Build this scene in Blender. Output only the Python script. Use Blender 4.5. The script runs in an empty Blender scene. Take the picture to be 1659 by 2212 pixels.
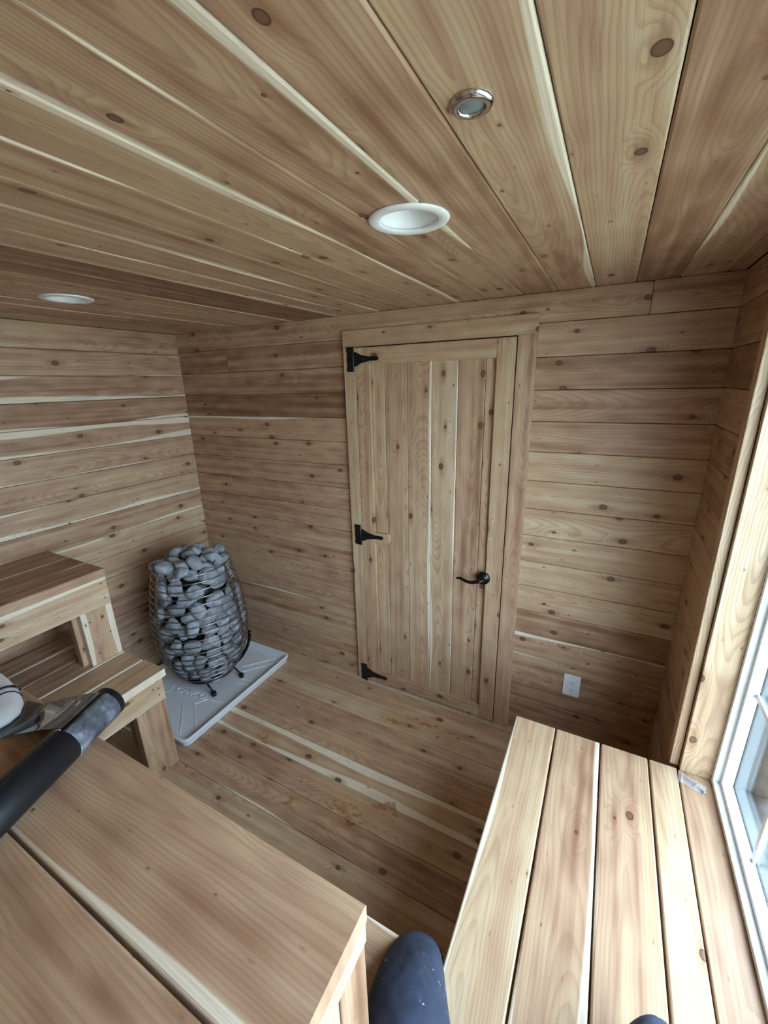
import bpy, bmesh, math, random
from mathutils import Vector, Matrix, noise
random.seed(11)
SC = bpy.context.scene
COL = SC.collection

# ------------------------------------------------------------------ camera
cam_d = bpy.data.cameras.new('camera')
cam = bpy.data.objects.new('camera', cam_d)
COL.objects.link(cam)
cam_d.sensor_fit = 'AUTO'
cam_d.sensor_width = 36.0
cam_d.lens = 901.404 / 2212.0 * 36.0
cam_d.clip_start = 0.02
RGT = Vector((0.88377294, 0.46727818, -0.02442337))
DWN = Vector((0.11730942, -0.27179435, -0.95517869))
FWD = Vector((-0.45297229, 0.84129599, -0.29502062))
CAM = Vector((2.47074639, -1.8919521, 1.77811127))
mw = Matrix((RGT, -DWN, -FWD)).transposed().to_4x4()
mw.translation = CAM
cam.matrix_world = mw
SC.camera = cam

# ------------------------------------------------------------------ world: bright overcast sky
W = bpy.data.worlds.new('overcast')
SC.world = W
W.use_nodes = True
wn = W.node_tree
wn.nodes['Background'].inputs[0].default_value = (0.64, 0.82, 1.0, 1)
wn.nodes['Background'].inputs[1].default_value = 10.5

# window opening in the right-hand wall
WY0, WY1, WZ0, WZ1 = -0.515, -2.03, 0.54, 1.98
pl = bpy.data.lights.new('window_portal', 'AREA')
pl.shape = 'RECTANGLE'
pl.size = WZ1 - WZ0
pl.size_y = WY0 - WY1
pl.cycles.is_portal = True
po = bpy.data.objects.new('window_portal', pl)
COL.objects.link(po)
po.location = (3.03, (WY0 + WY1) / 2, (WZ0 + WZ1) / 2)
po.rotation_euler = (0, math.radians(90), 0)

vs = SC.view_settings
vs.view_transform = 'Standard'
vs.look = 'None'
vs.exposure = 0.52
vs.gamma = 1.0
vs.use_curve_mapping = False
SC.cycles.max_bounces = 8
SC.cycles.diffuse_bounces = 4
SC.cycles.glossy_bounces = 2
SC.cycles.use_adaptive_sampling = True
SC.cycles.adaptive_threshold = 0.25
SC.cycles.transparent_max_bounces = 12
SC.cycles.sample_clamp_indirect = 8.0

# ------------------------------------------------------------------ dimensions (metres)
RW, RH, YN = 2.805, 2.10, -2.10        # room width, height, near wall


def lin(r, g, b):
    f = lambda c: (c / 255 / 12.92) if c <= 10 else ((c / 255 + 0.055) / 1.055) ** 2.4
    return (f(r), f(g), f(b), 1)


# ------------------------------------------------------------------ node helper
class NB:
    def __init__(self, name):
        self.mat = bpy.data.materials.new(name)
        self.mat.use_nodes = True
        self.t = self.mat.node_tree
        self.bsdf = self.t.nodes['Principled BSDF']

    def n(self, typ, **kw):
        nd = self.t.nodes.new(typ)
        for k, v in kw.items():
            setattr(nd, k, v)
        return nd

    def put(self, sock, v):
        if isinstance(v, bpy.types.NodeSocket):
            self.t.links.new(v, sock)
        elif v is not None:
            sock.default_value = v

    def m(self, op, a, b=None, c=None, clamp=False):
        nd = self.n('ShaderNodeMath', operation=op, use_clamp=clamp)
        self.put(nd.inputs[0], a)
        self.put(nd.inputs[1], b)
        if c is not None:
            self.put(nd.inputs[2], c)
        return nd.outputs[0]

    def xyz(self, x, y, z):
        nd = self.n('ShaderNodeCombineXYZ')
        for i, v in enumerate((x, y, z)):
            self.put(nd.inputs[i], v)
        return nd.outputs[0]

    def ln(self, x, y):
        nd = self.n('ShaderNodeVectorMath', operation='LENGTH')
        self.put(nd.inputs[0], self.xyz(x, y, 0.0))
        return nd.outputs['Value']

    def sep(self, v):
        nd = self.n('ShaderNodeSeparateXYZ')
        self.put(nd.inputs[0], v)
        return nd.outputs

    def noise(self, vec, scale=1.0, detail=2.0, rough=0.5, dims='3D'):
        nd = self.n('ShaderNodeTexNoise', noise_dimensions=dims)
        self.put(nd.inputs['Vector'], vec)
        nd.inputs['Scale'].default_value = scale
        nd.inputs['Detail'].default_value = detail
        nd.inputs['Roughness'].default_value = rough
        return nd.outputs[0]

    def mix(self, f, a, b, mode='MIX'):
        nd = self.n('ShaderNodeMix', data_type='RGBA', blend_type=mode)
        self.put(nd.inputs[0], f)
        self.put(nd.inputs[6], a)
        self.put(nd.inputs[7], b)
        return nd.outputs[2]

    def step(self, v, lo, hi, out0=0.0, out1=1.0):
        nd = self.n('ShaderNodeMapRange', interpolation_type='SMOOTHSTEP')
        self.put(nd.inputs[0], v)
        for i, q in enumerate((lo, hi, out0, out1)):
            self.put(nd.inputs[i + 1], q)
        return nd.outputs[0]

    def ramp(self, f, stops):
        nd = self.n('ShaderNodeValToRGB')
        el = nd.color_ramp.elements
        while len(el) < len(stops):
            el.new(0.5)
        for e, (p, c) in zip(el, stops):
            e.position = p
            e.color = c
        self.put(nd.inputs[0], f)
        return nd.outputs[0]

    def bump(self, h, strength, dist):
        nd = self.n('ShaderNodeBump')
        nd.inputs['Strength'].default_value = strength
        nd.inputs['Distance'].default_value = dist
        self.put(nd.inputs['Height'], h)
        self.put(self.bsdf.inputs['Normal'], nd.outputs[0])


# ------------------------------------------------------------------ cedar: knots, growth rings, pale sapwood edges
# object colour = (tone, sapwood on +width edge, sapwood on -width edge), alpha = seed
def cedar(name, stains=(), knot_scale=1.0, wave=0.16, late_amt=0.30, knots=0.45, band_amt=0.68, gloss=0.5, sap0=0.078):
    B = NB(name)
    tc = B.n('ShaderNodeTexCoord')
    u, v, w = B.sep(tc.outputs['Object'])
    oi = B.n('ShaderNodeObjectInfo')
    sc = B.n('ShaderNodeSeparateColor')
    B.put(sc.inputs[0], oi.outputs['Color'])
    tone, sap_p, sap_n = sc.outputs[0], sc.outputs[1], sc.outputs[2]
    S = B.m('MULTIPLY', oi.outputs['Alpha'], 97.0)
    r1 = B.m('FRACT', B.m('MULTIPLY', oi.outputs['Alpha'], 71.3))
    r2 = B.m('FRACT', B.m('MULTIPLY', oi.outputs['Alpha'], 133.7))
    uu = B.m('ADD', u, S)
    n1 = B.m('SUBTRACT', B.noise(B.xyz(B.m('MULTIPLY', uu, 1.6), B.m('MULTIPLY_ADD', v, 5.0, S), 0.0), 1, 0, .5, '2D'), 0.5)
    n2 = B.m('SUBTRACT', B.noise(B.xyz(B.m('MULTIPLY', uu, 1.1), B.m('MULTIPLY_ADD', v, 3.0, B.m('ADD', S, 9.0)), 0.0), 1, 0, .5, '2D'), 0.5)
    n3 = B.m('SUBTRACT', B.noise(B.xyz(B.m('MULTIPLY', uu, 9.0), B.m('MULTIPLY', v, 26.0), 0.0), 1, 0, .5, '2D'), 0.5)
    # knots
    KX, KY = 4.6, 12.0
    kv = B.xyz(B.m('MULTIPLY', uu, KX), B.m('MULTIPLY_ADD', v, KY, S), 0.0)
    vo = B.n('ShaderNodeTexVoronoi', voronoi_dimensions='2D', feature='F1')
    B.put(vo.inputs['Vector'], kv)
    vo.inputs['Scale'].default_value = 1.0
    vo.inputs['Randomness'].default_value = 0.8
    df = B.n('ShaderNodeVectorMath', operation='SUBTRACT')
    B.put(df.inputs[0], vo.outputs['Position'])
    B.put(df.inputs[1], kv)
    dx, dy, _ = B.sep(df.outputs[0])
    dx = B.m('DIVIDE', dx, KX)
    dy = B.m('DIVIDE', dy, KY)
    vc = B.n('ShaderNodeSeparateColor')
    B.put(vc.inputs[0], vo.outputs['Color'])
    rk = B.m('MULTIPLY', B.step(vc.outputs[0], 1.0 - knots - 0.1, 1.0), 0.0115 * knot_scale)
    rk = B.m('MAXIMUM', rk, B.m('MULTIPLY', B.m('GREATER_THAN', vc.outputs[1], 1.0 - knots * 0.8), 0.0024))
    d = B.m('MULTIPLY_ADD', n3, 0.006, B.ln(B.m('MULTIPLY', dx, 0.72), dy))
    big = B.m('DIVIDE', rk, 0.0125)
    g = B.ln(B.m('MULTIPLY', dx, 14.3), B.m('MULTIPLY', dy, 35.7))
    bumpf = B.m('MULTIPLY', B.step(g, 0.0, 1.9, 0.030, 0.0), big)
    bumpf = B.m('MULTIPLY', bumpf, B.step(vo.outputs['Distance'], 0.16, 0.42, 1.0, 0.0))
    # growth rings of a plain-sawn board
    v0 = B.m('MULTIPLY', B.m('SUBTRACT', r1, 0.5), 0.13)
    a = B.m('ADD', B.m('SUBTRACT', v, v0), B.m('MULTIPLY', n1, 0.035))
    b = B.m('ADD', B.m('ADD', B.m('MULTIPLY', r2, 0.045), w), B.m('MULTIPLY', n2, wave))
    rr = B.m('MULTIPLY_ADD', n3, 0.0035, B.m('ADD', B.ln(a, b), bumpf))
    ring = B.m('FRACT', B.m('MULTIPLY', rr, B.m('MULTIPLY_ADD', r2, 70.0, 110.0)))
    late = B.m('MULTIPLY', B.step(ring, 0.35, 0.88), B.step(ring, 0.9, 1.0, 1.0, 0.0))
    fib = B.noise(B.xyz(B.m('MULTIPLY', uu, 5.0), B.m('MULTIPLY', B.m('ADD', v, w), 420.0), 0.0), 1, 0, .5, '2D')
    band = B.noise(B.xyz(B.m('MULTIPLY', uu, 0.9), B.m('MULTIPLY', v, 34.0), 0.0), 1, 1, .5, '2D')
    t = B.m('ADD', tone, B.m('MULTIPLY', B.m('SUBTRACT', band, 0.5), band_amt))
    t = B.m('ADD', t, B.m('MULTIPLY', B.m('ADD', n2, n3), 0.28), clamp=True)
    col = B.ramp(t, [(0.0, lin(213, 193, 165)), (0.28, lin(199, 169, 134)), (0.52, lin(184, 148, 120)),
                     (0.76, lin(149, 111, 83)), (1.0, lin(115, 81, 57))])
    # sapwood
    wob = B.m('MULTIPLY', n1, 0.05)
    wob = B.m('ADD', wob, B.m('MULTIPLY', B.m('SUBTRACT', band, 0.5), 0.012))
    sp = B.m('SUBTRACT', B.m('ADD', v, wob), B.m('MULTIPLY_ADD', sap_p, -0.075, sap0))
    sn = B.m('SUBTRACT', B.m('SUBTRACT', wob, v), B.m('MULTIPLY_ADD', sap_n, -0.075, sap0))
    sap = B.m('MAXIMUM', B.step(sp, -0.002, 0.004), B.step(sn, -0.002, 0.004))
    col = B.mix(B.m('MULTIPLY', sap, 0.85), col, lin(238, 225, 202))
    col = B.mix(B.m('MULTIPLY', late, B.m('MULTIPLY_ADD', sap, -0.6 * late_amt, late_amt)), col, lin(122, 86, 62))
    col = B.mix(B.m('MULTIPLY', B.step(fib, 0.52, 0.8), 0.22), col, lin(132, 98, 73))
    # knot: tinted halo, dark rim, brown heart
    dh = B.ln(B.m('MULTIPLY', dx, 0.30), B.m('MULTIPLY_ADD', n1, 0.012, dy))
    halo = B.m('MULTIPLY', B.step(B.m('DIVIDE', dh, B.m('MAXIMUM', rk, 0.0015)), 0.5, 2.0, 1.0, 0.0), 0.5)
    col = B.mix(halo, col, lin(138, 92, 60))
    q = B.m('DIVIDE', d, B.m('MAXIMUM', rk, 0.0001))
    core = B.step(q, 0.9, 1.1, 1.0, 0.0)
    kr = B.m('MULTIPLY_ADD', B.m('SINE', B.m('MULTIPLY', q, 17.0)), 0.25, 0.5)
    rim = B.step(q, 0.55, 0.95)
    kc = B.mix(kr, lin(126, 88, 66), lin(94, 62, 46))
    kc = B.mix(rim, kc, lin(58, 38, 28))
    col = B.mix(B.m('MULTIPLY', core, 0.93), col, kc)
    # damp, oily footmarks on the floor boards
    if stains:
        ge = B.n('ShaderNodeNewGeometry')
        px, py, pz = B.sep(ge.outputs['Position'])
        mk = None
        for (sx, sy, rx, ry) in stains:
            e = B.m('ADD', B.m('POWER', B.m('DIVIDE', B.m('SUBTRACT', px, sx), rx), 2.0),
                    B.m('POWER', B.m('DIVIDE', B.m('SUBTRACT', py, sy), ry), 2.0))
            e = B.m('SUBTRACT', 1.0, e)
            mk = e if mk is None else B.m('MAXIMUM', mk, e)
        sv = B.n('ShaderNodeTexVoronoi', feature='F1')
        B.put(sv.inputs['Vector'], B.xyz(B.m('MULTIPLY', px, 28.0), B.m('MULTIPLY', py, 55.0), 0.0))
        sv.inputs['Scale'].default_value = 1.0
        svc = B.n('ShaderNodeSeparateColor')
        B.put(svc.inputs[0], sv.outputs['Color'])
        blot = B.m('SUBTRACT', B.m('MULTIPLY', mk, 0.75), sv.outputs['Distance'])
        blot = B.m('SUBTRACT', blot, B.m('MULTIPLY', svc.outputs[0], 0.35))
        st = B.step(blot, -0.06, 0.06)
        wash = B.m('MULTIPLY', B.step(mk, -1.5, 0.9), 0.22)
        col = B.mix(wash, col, lin(176, 126, 66), 'MIX')
        col = B.mix(B.m('MULTIPLY', st, 0.62), col, lin(150, 88, 34), 'MIX')
    B.put(B.bsdf.inputs['Base Color'], col)
    B.bsdf.inputs['Roughness'].default_value = gloss
    B.bsdf.inputs['Specular IOR Level'].default_value = 0.5
    return B.mat


def plain(name, rgb, rough=0.5, metal=0.0, spec=0.5, grain=0.06, gscale=40.0, bump=0.0):
    """a procedural single-colour surface with a faint mottling"""
    B = NB(name)
    tc = B.n('ShaderNodeTexCoord')
    nz = B.noise(tc.outputs['Object'], gscale, 3)
    f = B.m('MULTIPLY_ADD', nz, 2 * grain, 1 - grain)
    c = B.mix(1.0, rgb, B.xyz(f, f, f), 'MULTIPLY')
    B.put(B.bsdf.inputs['Base Color'], c)
    B.bsdf.inputs['Roughness'].default_value = rough
    B.bsdf.inputs['Metallic'].default_value = metal
    B.bsdf.inputs['Specular IOR Level'].default_value = spec
    if bump:
        B.bump(nz, bump, 0.002)
    return B.mat


def pane_mat(name, tint, refl=1.0, haze=0.0):
    B = NB(name)
    t = B.t
    tr = B.n('ShaderNodeBsdfTransparent')
    tr.inputs[0].default_value = tint
    gl = B.n('ShaderNodeBsdfGlossy')
    gl.inputs['Roughness'].default_value = 0.01
    lw = B.n('ShaderNodeLayerWeight')
    lw.inputs[0].default_value = 0.5
    fr = B.m('MULTIPLY_ADD', B.m('POWER', lw.outputs['Facing'], 5.0), 0.90, 0.03)
    mx = B.n('ShaderNodeMixShader')
    B.put(mx.inputs[0], B.m('MULTIPLY', fr, refl, clamp=True))
    t.links.new(tr.outputs[0], mx.inputs[1])
    t.links.new(gl.outputs[0], mx.inputs[2])
    res = mx.outputs[0]
    if haze:
        dfu = B.n('ShaderNodeBsdfDiffuse')
        dfu.inputs[0].default_value = (.9, .93, .97, 1)
        m2 = B.n('ShaderNodeMixShader')
        m2.inputs[0].default_value = haze
        t.links.new(res, m2.inputs[1])
        t.links.new(dfu.outputs[0], m2.inputs[2])
        res = m2.outputs[0]
    t.links.new(res, t.nodes['Material Output'].inputs[0])
    return B.mat


M = {}
M['cedar'] = cedar('cedar_boards')
M['cedar_floor'] = cedar('cedar_floor_boards', stains=[
    (1.78, -0.19, 0.11, 0.035), (1.62, -0.24, 0.10, 0.04), (1.66, -0.80, 0.16, 0.06), (1.80, -0.70, 0.10, 0.05),
    (1.05, -0.66, 0.07, 0.05), (1.40, -0.86, 0.05, 0.03), (1.93, -0.20, 0.06, 0.03)])
M['cedar_clear'] = cedar('cedar_bench_boards', knot_scale=0.8, wave=0.07, late_amt=0.22, knots=0.3, gloss=0.42)
M['cedar_straight'] = cedar('cedar_straight_grain', knot_scale=0.5, wave=0.05, late_amt=0.22, knots=0.05, band_amt=0.45, sap0=0.103)
M['backing'] = plain('dark_backing', lin(70, 48, 34), 0.9)
M['black'] = plain('black_iron', lin(14, 14, 15), 0.42, 0.0, 0.5, 0.1, 120, 0.05)
M['blackgloss'] = plain('black_gloss', lin(10, 10, 11), 0.22)
M['white'] = plain('white_enamel', lin(236, 236, 234), 0.45)
M['vinyl'] = plain('white_vinyl', lin(240, 244, 246), 0.35)
M['lens'] = plain('frosted_lens', lin(186, 186, 200), 0.6)
M['chrome'] = plain('chrome', lin(205, 203, 200), 0.12, 1.0)
M['frost'] = plain('frosted_glass_disc', lin(120, 130, 130), 0.45)
M['steel'] = plain('brushed_steel', lin(172, 168, 162), 0.32, 1.0)
M['pan'] = plain('grey_white_plastic', lin(226, 229, 235), 0.38, grain=0.03)
M['stone'] = plain('olivine_stone', lin(132, 134, 138), 0.8, 0, 0.3, 0.30, 3.0, 0.3)
def stone_mat():
    B = NB('olivine_stone')
    tc = B.n('ShaderNodeTexCoord')
    oi = B.n('ShaderNodeObjectInfo')
    off = B.n('ShaderNodeVectorMath', operation='ADD')
    B.put(off.inputs[0], tc.outputs['Object'])
    r = B.m('MULTIPLY', oi.outputs['Random'], 40.0)
    B.put(off.inputs[1], B.xyz(r, r, r))
    a = B.noise(off.outputs[0], 1.6, 4, .6)
    b = B.noise(off.outputs[0], 14.0, 2, .6)
    f = B.m('ADD', B.m('MULTIPLY', a, .65), B.m('MULTIPLY', b, .35))
    c = B.ramp(f, [(.28, lin(98, 103, 110)), (.5, lin(152, 156, 162)), (.72, lin(198, 201, 204))])
    g = B.m('MULTIPLY_ADD', oi.outputs['Random'], .35, .80)
    c = B.mix(1.0, c, B.xyz(g, g, g), 'MULTIPLY')
    B.put(B.bsdf.inputs['Base Color'], c)
    B.bsdf.inputs['Roughness'].default_value = .8
    B.bsdf.inputs['Specular IOR Level'].default_value = .3
    B.bump(b, .35, .02)
    return B.mat


M['stone'] = stone_mat()
M['outlet'] = plain('white_plastic', lin(238, 240, 242), 0.35)
M['slot'] = plain('dark_slot', lin(25, 25, 25), 0.8)
M['screw'] = plain('dark_screw', lin(52, 44, 38), 0.5, 0.3)
M['glass'] = pane_mat('window_glass', (0.93, 0.95, 0.95, 1))
M['bag'] = pane_mat('clear_polythene', (0.97, 0.98, 0.99, 1), 1.6, 0.16)
M['cladding'] = plain('dark_grey_cladding', lin(36, 35, 35), 0.55)
M['spacer'] = plain('grey_spacer', lin(120, 124, 130), 0.5)


# ------------------------------------------------------------------ object helpers
def tag(o, label, cat, group=None, kind=None):
    o['label'] = label
    o['category'] = cat
    if group:
        o['group'] = group
    if kind:
        o['kind'] = kind
    return o


def struct(o, label, cat):
    return tag(o, label, cat, kind='structure')


def empty(name, loc=(0, 0, 0)):
    e = bpy.data.objects.new(name, None)
    e.empty_display_size = 0.05
    COL.objects.link(e)
    e.location = loc
    e.matrix_world = Matrix.Translation(loc)
    return e


def adopt(o, parent):
    if parent is not None:
        o.parent = parent
        o.matrix_parent_inverse = Matrix.Translation(-Vector(parent.get('base', parent.location)))
    return o


def new(name, me, mat, parent=None, mtx=None, smooth=False):
    o = bpy.data.objects.new(name, me)
    COL.objects.link(o)
    if mat is not None and len(me.materials) == 0:
        me.materials.append(mat)
    if mtx is not None:
        o.matrix_world = mtx
    if smooth:
        for p in me.polygons:
            p.use_smooth = True
    if parent is not None:
        o.parent = parent
        # parents are only ever translated; sub-part parents carry their own matrix
        o.matrix_parent_inverse = PM(parent).inverted()
    return o


def PM(o):
    m = o.matrix_basis.copy()
    if o.parent is not None:
        m = PM(o.parent) @ o.matrix_parent_inverse @ m
    return m


CACHE = {}


def board_mesh(L, Wd, T, c, mat):
    """a plank: length on X, width on Y, thickness on Z, chamfered long edges"""
    key = (round(L, 4), round(Wd, 4), round(T, 4), round(c, 4), mat.name)
    if key in CACHE:
        return CACHE[key]
    h, t = Wd / 2, T / 2
    k = c * 0.35
    sec = [(-h, t - c), (-h + k, t - k), (-h + c, t), (h - c, t), (h - k, t - k), (h, t - c), (h, -t), (-h, -t)]
    vs_, fs = [], []
    for x in (-L / 2, L / 2):
        vs_ += [(x, y, z) for y, z in sec]
    n = len(sec)
    for i in range(n):
        j = (i + 1) % n
        fs.append((i, i + n, j + n, j))
    fs.append(tuple(range(n)))
    fs.append(tuple(range(2 * n - 1, n - 1, -1)))
    me = bpy.data.meshes.new('board')
    me.from_pydata(vs_, [], fs)
    bm = bmesh.new()
    bm.from_mesh(me)
    bmesh.ops.recalc_face_normals(bm, faces=bm.faces)
    bm.to_mesh(me)
    bm.free()
    me.materials.append(mat)
    CACHE[key] = me
    return me


AX = {'x': Vector((1, 0, 0)), 'y': Vector((0, 1, 0)), 'z': Vector((0, 0, 1)),
      '-x': Vector((-1, 0, 0)), '-y': Vector((0, -1, 0)), '-z': Vector((0, 0, -1))}


def board(name, parent, lo, hi, along, face, mat='cedar', tone=0.4, sp=0.0, sn=0.0, seed=None, c=0.0026):
    """plank filling the box lo..hi; grain along axis `along`, show face towards `face`"""
    lo, hi = Vector(lo), Vector(hi)
    size = hi - lo
    X, Z = AX[along], AX[face]
    Y = Z.cross(X)
    dim = lambda a: abs(size.dot(a))
    me = board_mesh(dim(X), dim(Y), dim(Z), c, M[mat])
    m = Matrix((X, Y, Z)).transposed().to_4x4()
    m.translation = (lo + hi) / 2
    o = new(name, me, None, parent, m)
    o.color = (tone, sp, sn, random.random() if seed is None else seed)
    return o


def mesh_from(name, verts, faces):
    me = bpy.data.meshes.new(name)
    me.from_pydata([tuple(v) for v in verts], [], faces)
    me.update()
    return me


def box_mesh(lo, hi, bev=0.0, seg=2):
    bm = bmesh.new()
    bmesh.ops.create_cube(bm, size=1.0)
    lo, hi = Vector(lo), Vector(hi)
    for v in bm.verts:
        v.co = Vector(((lo[i] + hi[i]) / 2 + v.co[i] * (hi[i] - lo[i]) for i in range(3)))
    if bev:
        bmesh.ops.bevel(bm, geom=bm.edges[:] + bm.verts[:], offset=bev, segments=seg, affect='EDGES', profile=0.5)
    me = bpy.data.meshes.new('box')
    bm.to_mesh(me)
    bm.free()
    return me


def box(name, parent, lo, hi, mat, bev=0.0, seg=2):
    me = box_mesh(lo, hi, bev, seg)
    c = (Vector(lo) + Vector(hi)) / 2
    me.transform(Matrix.Translation(-c))
    o = new(name, me, M[mat], parent, Matrix.Translation(c))
    return o


def lathe_mesh(profile, n=48, close=True):
    """profile [(r,z)...] turned around Z"""
    verts, faces = [], []
    for r, z in profile:
        for i in range(n):
            a = 2 * math.pi * i / n
            verts.append((r * math.cos(a), r * math.sin(a), z))
    for k in range(len(profile) - 1):
        for i in range(n):
            j = (i + 1) % n
            faces.append((k * n + i, k * n + j, (k + 1) * n + j, (k + 1) * n + i))
    if profile[0][0] > 1e-6 and close:
        faces.append(tuple(range(n - 1, -1, -1)))
    if profile[-1][0] > 1e-6 and close:
        faces.append(tuple((len(profile) - 1) * n + i for i in range(n)))
    me = mesh_from('lathe', verts, faces)
    bm = bmesh.new()
    bm.from_mesh(me)
    bmesh.ops.remove_doubles(bm, verts=bm.verts, dist=1e-6)
    bmesh.ops.recalc_face_normals(bm, faces=bm.faces)
    bm.to_mesh(me)
    bm.free()
    return me


def tube_mesh(pts, r, n=8, closed=False, flat=None):
    """round (or flat=(half_a,half_b)) tube through points"""
    pts = [Vector(p) for p in pts]
    m = len(pts)
    rad = r if isinstance(r, (list, tuple)) else [r] * m
    verts, faces = [], []
    up = None
    for i, p in enumerate(pts):
        a = pts[(i - 1) % m] if (closed or i > 0) else p
        b = pts[(i + 1) % m] if (closed or i < m - 1) else p
        t = (b - a).normalized()
        if up is None:
            ref = Vector((0, 0, 1)) if abs(t.z) < 0.9 else Vector((1, 0, 0))
            up = (ref - t * ref.dot(t)).normalized()
        else:
            up = (up - t * up.dot(t)).normalized()
        s = t.cross(up)
        for k in range(n):
            an = 2 * math.pi * k / n
            if flat:
                verts.append(p + up * math.cos(an) * flat[0] + s * math.sin(an) * flat[1])
            else:
                verts.append(p + (up * math.cos(an) + s * math.sin(an)) * rad[i])
    rng = m if closed else m - 1
    for i in range(rng):
        for k in range(n):
            a, b = i * n, ((i + 1) % m) * n
            faces.append((a + k, b + k, b + (k + 1) % n, a + (k + 1) % n))
    if not closed:
        faces.append(tuple(range(n)))
        faces.append(tuple((m - 1) * n + k for k in range(n - 1, -1, -1)))
    me = mesh_from('tube', verts, faces)
    bm = bmesh.new()
    bm.from_mesh(me)
    bmesh.ops.recalc_face_normals(bm, faces=bm.faces)
    bm.to_mesh(me)
    bm.free()
    return me


def prism_mesh(poly, depth):
    """polygon in XY (CCW) extruded 0..depth in Z"""
    n = len(poly)
    v = [(x, y, 0) for x, y in poly] + [(x, y, depth) for x, y in poly]
    f = [tuple(range(n - 1, -1, -1)), tuple(range(n, 2 * n))]
    f += [(i, (i + 1) % n, n + (i + 1) % n, n + i) for i in range(n)]
    return mesh_from('prism', v, f)


rnd = random.Random(5)


def rt(base=0.42, spread=0.16):
    return min(0.95, max(0.08, rnd.gauss(base, spread)))


# ================================================================== ROOM SHELL
G = 0.0008      # joint half-gap
T = 0.018       # lining thickness

# ---- floor
floor = struct(new('floor', box_mesh((-0.2, YN - 0.2, -0.12), (RW + 0.2, 0.2, -T - 0.001)), M['backing']),
               'knotty cedar plank floor with damp brown footmarks', 'floor')
ys = [0.03, -0.035] + [-0.035 - 0.1313 * k for k in range(1, 16)]
ftone = {1: (0.42, 0, 0), 2: (0.34, 0.0, 0.0), 3: (0.46, 0, 0), 4: (0.45, 0, 0.0), 5: (0.36, 0.62, 0.6), 6: (0.47, 0, 0),
         7: (0.55, 0, 0.15), 8: (0.34, 0, 0), 9: (0.5, 0, 0), 10: (0.55, 0, 0)}
for i in range(len(ys) - 1):
    t_, a_, b_ = ftone.get(i, (rt(), 0, 0))
    y1, y0 = ys[i], max(ys[i + 1], YN)
    if y1 <= YN + 0.02:
        break
    board('plank', floor, (0, y0 + G, -T), (RW, y1 - G, 0), 'x', 'z', 'cedar_floor', t_, a_, b_)

# ---- ceiling
def cut_hole(o, x, y, r=.064):
    bm = bmesh.new()
    bmesh.ops.create_cone(bm, cap_ends=True, segments=48, radius1=r, radius2=r, depth=.2)
    me = bpy.data.meshes.new('cutter')
    bm.to_mesh(me)
    bm.free()
    c = bpy.data.objects.new('cutter', me)
    COL.objects.link(c)
    c.location = (x, y, RH)
    md_ = o.modifiers.new('hole', 'BOOLEAN')
    md_.operation = 'DIFFERENCE'
    md_.object = c
    bpy.context.view_layer.update()
    me2_ = bpy.data.meshes.new_from_object(o.evaluated_get(bpy.context.evaluated_depsgraph_get()))
    o.modifiers.clear()
    o.data = me2_
    bpy.data.objects.remove(c)
    bpy.data.meshes.remove(me)


ceil_ = struct(new('ceiling', box_mesh((-0.25, YN - 0.25, RH + 0.065), (RW + 0.25, 0.25, RH + 0.16)), M['backing']),
               'knotty cedar plank ceiling, boards running towards the door wall', 'ceiling')
xs = [2.626 - 0.1298 * k for k in range(-1, 22)]
# tone overrides by board index (0 = right-hand board), chosen from the photograph
ctone = {0: (0.5, 0, 0), 1: (0.38, 0, .3), 2: (0.72, 0, 0), 3: (0.32, 0, 0), 4: (0.44, .4, 0), 5: (0.56, 0, .1), 6: (0.50, .2, 0.0), 7: (0.50, 0, .3),
         8: (0.46, .3, 0), 9: (0.44, .25, 0), 10: (0.50, 0, 0.3), 11: (0.42, .3, 0.2), 12: (0.44, .2, .45), 13: (0.84, 0, 0), 14: (0.80, 0, 0), 15: (.5, .35, 0)}
edges = [RW] + [x for x in xs if x < RW - 0.03 and x > 0.02] + [0.0]
for i in range(len(edges) - 1):
    t_, a_, b_ = ctone.get(i, (rt(0.46, 0.12), rnd.choice((0, 0, .3)), 0))
    pb = board('plank', ceil_, (edges[i + 1] + G, YN, RH), (edges[i] - G, 0.0, RH + T), 'y', '-z', 'cedar', t_, a_, b_, c=0.0035)
    for lx, ly in ((2.055, -0.980), (0.680, -0.948)):      # cut the downlight holes
        if edges[i + 1] - .065 < lx < edges[i] + .065:
            cut_hole(pb, lx, ly)

# ---- back (door) wall, boards left and right of the door opening
BZ = [RH, 1.99] + [1.99 - 0.1277 * k for k in range(1, 16)] + [0.0]
DX0, DX1 = 1.252, 2.176            # casing outside
wall_back = struct(empty('wall_back'), 'cedar board wall with the door and outlet', 'wall')
box('backing', wall_back, (-0.2, 0.040, -0.1), (RW + 0.2, 0.14, RH + 0.1), 'backing')
lt = {0: (.55, 0, .3), 1: (.66, 0, 0), 2: (.62, 0, .1), 3: (.80, 0, 0), 4: (.50, .3, 0), 5: (.52, 0, 0), 6: (.54, 0, 0), 7: (.55, 0, 0),
      8: (.54, 0, 0), 9: (.46, 0, 0), 10: (.50, 0, 0), 11: (.40, 0, 0), 12: (.38, 0, .25), 13: (.46, 0, 0), 14: (.40, 0, .2), 15: (.50, 0, 0), 16: (.5, 0, 0)}
rtn = {0: (.38, 0.2, .35), 1: (.44, 0, 0), 2: (.68, 0, 0), 3: (.46, 0, 0), 4: (.48, 0, 0), 5: (.40, 0, 0), 6: (.34, 0, 0), 7: (.36, 0, 0),
       8: (.32, 0, 0), 9: (.34, 0, 0), 10: (.28, 0.0, 0), 11: (.68, 0, 0), 12: (.42, .35, .4), 13: (.42, 0, 0), 14: (.5, 0, 0), 15: (.55, 0, 0), 16: (.6, 0, 0)}
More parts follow.
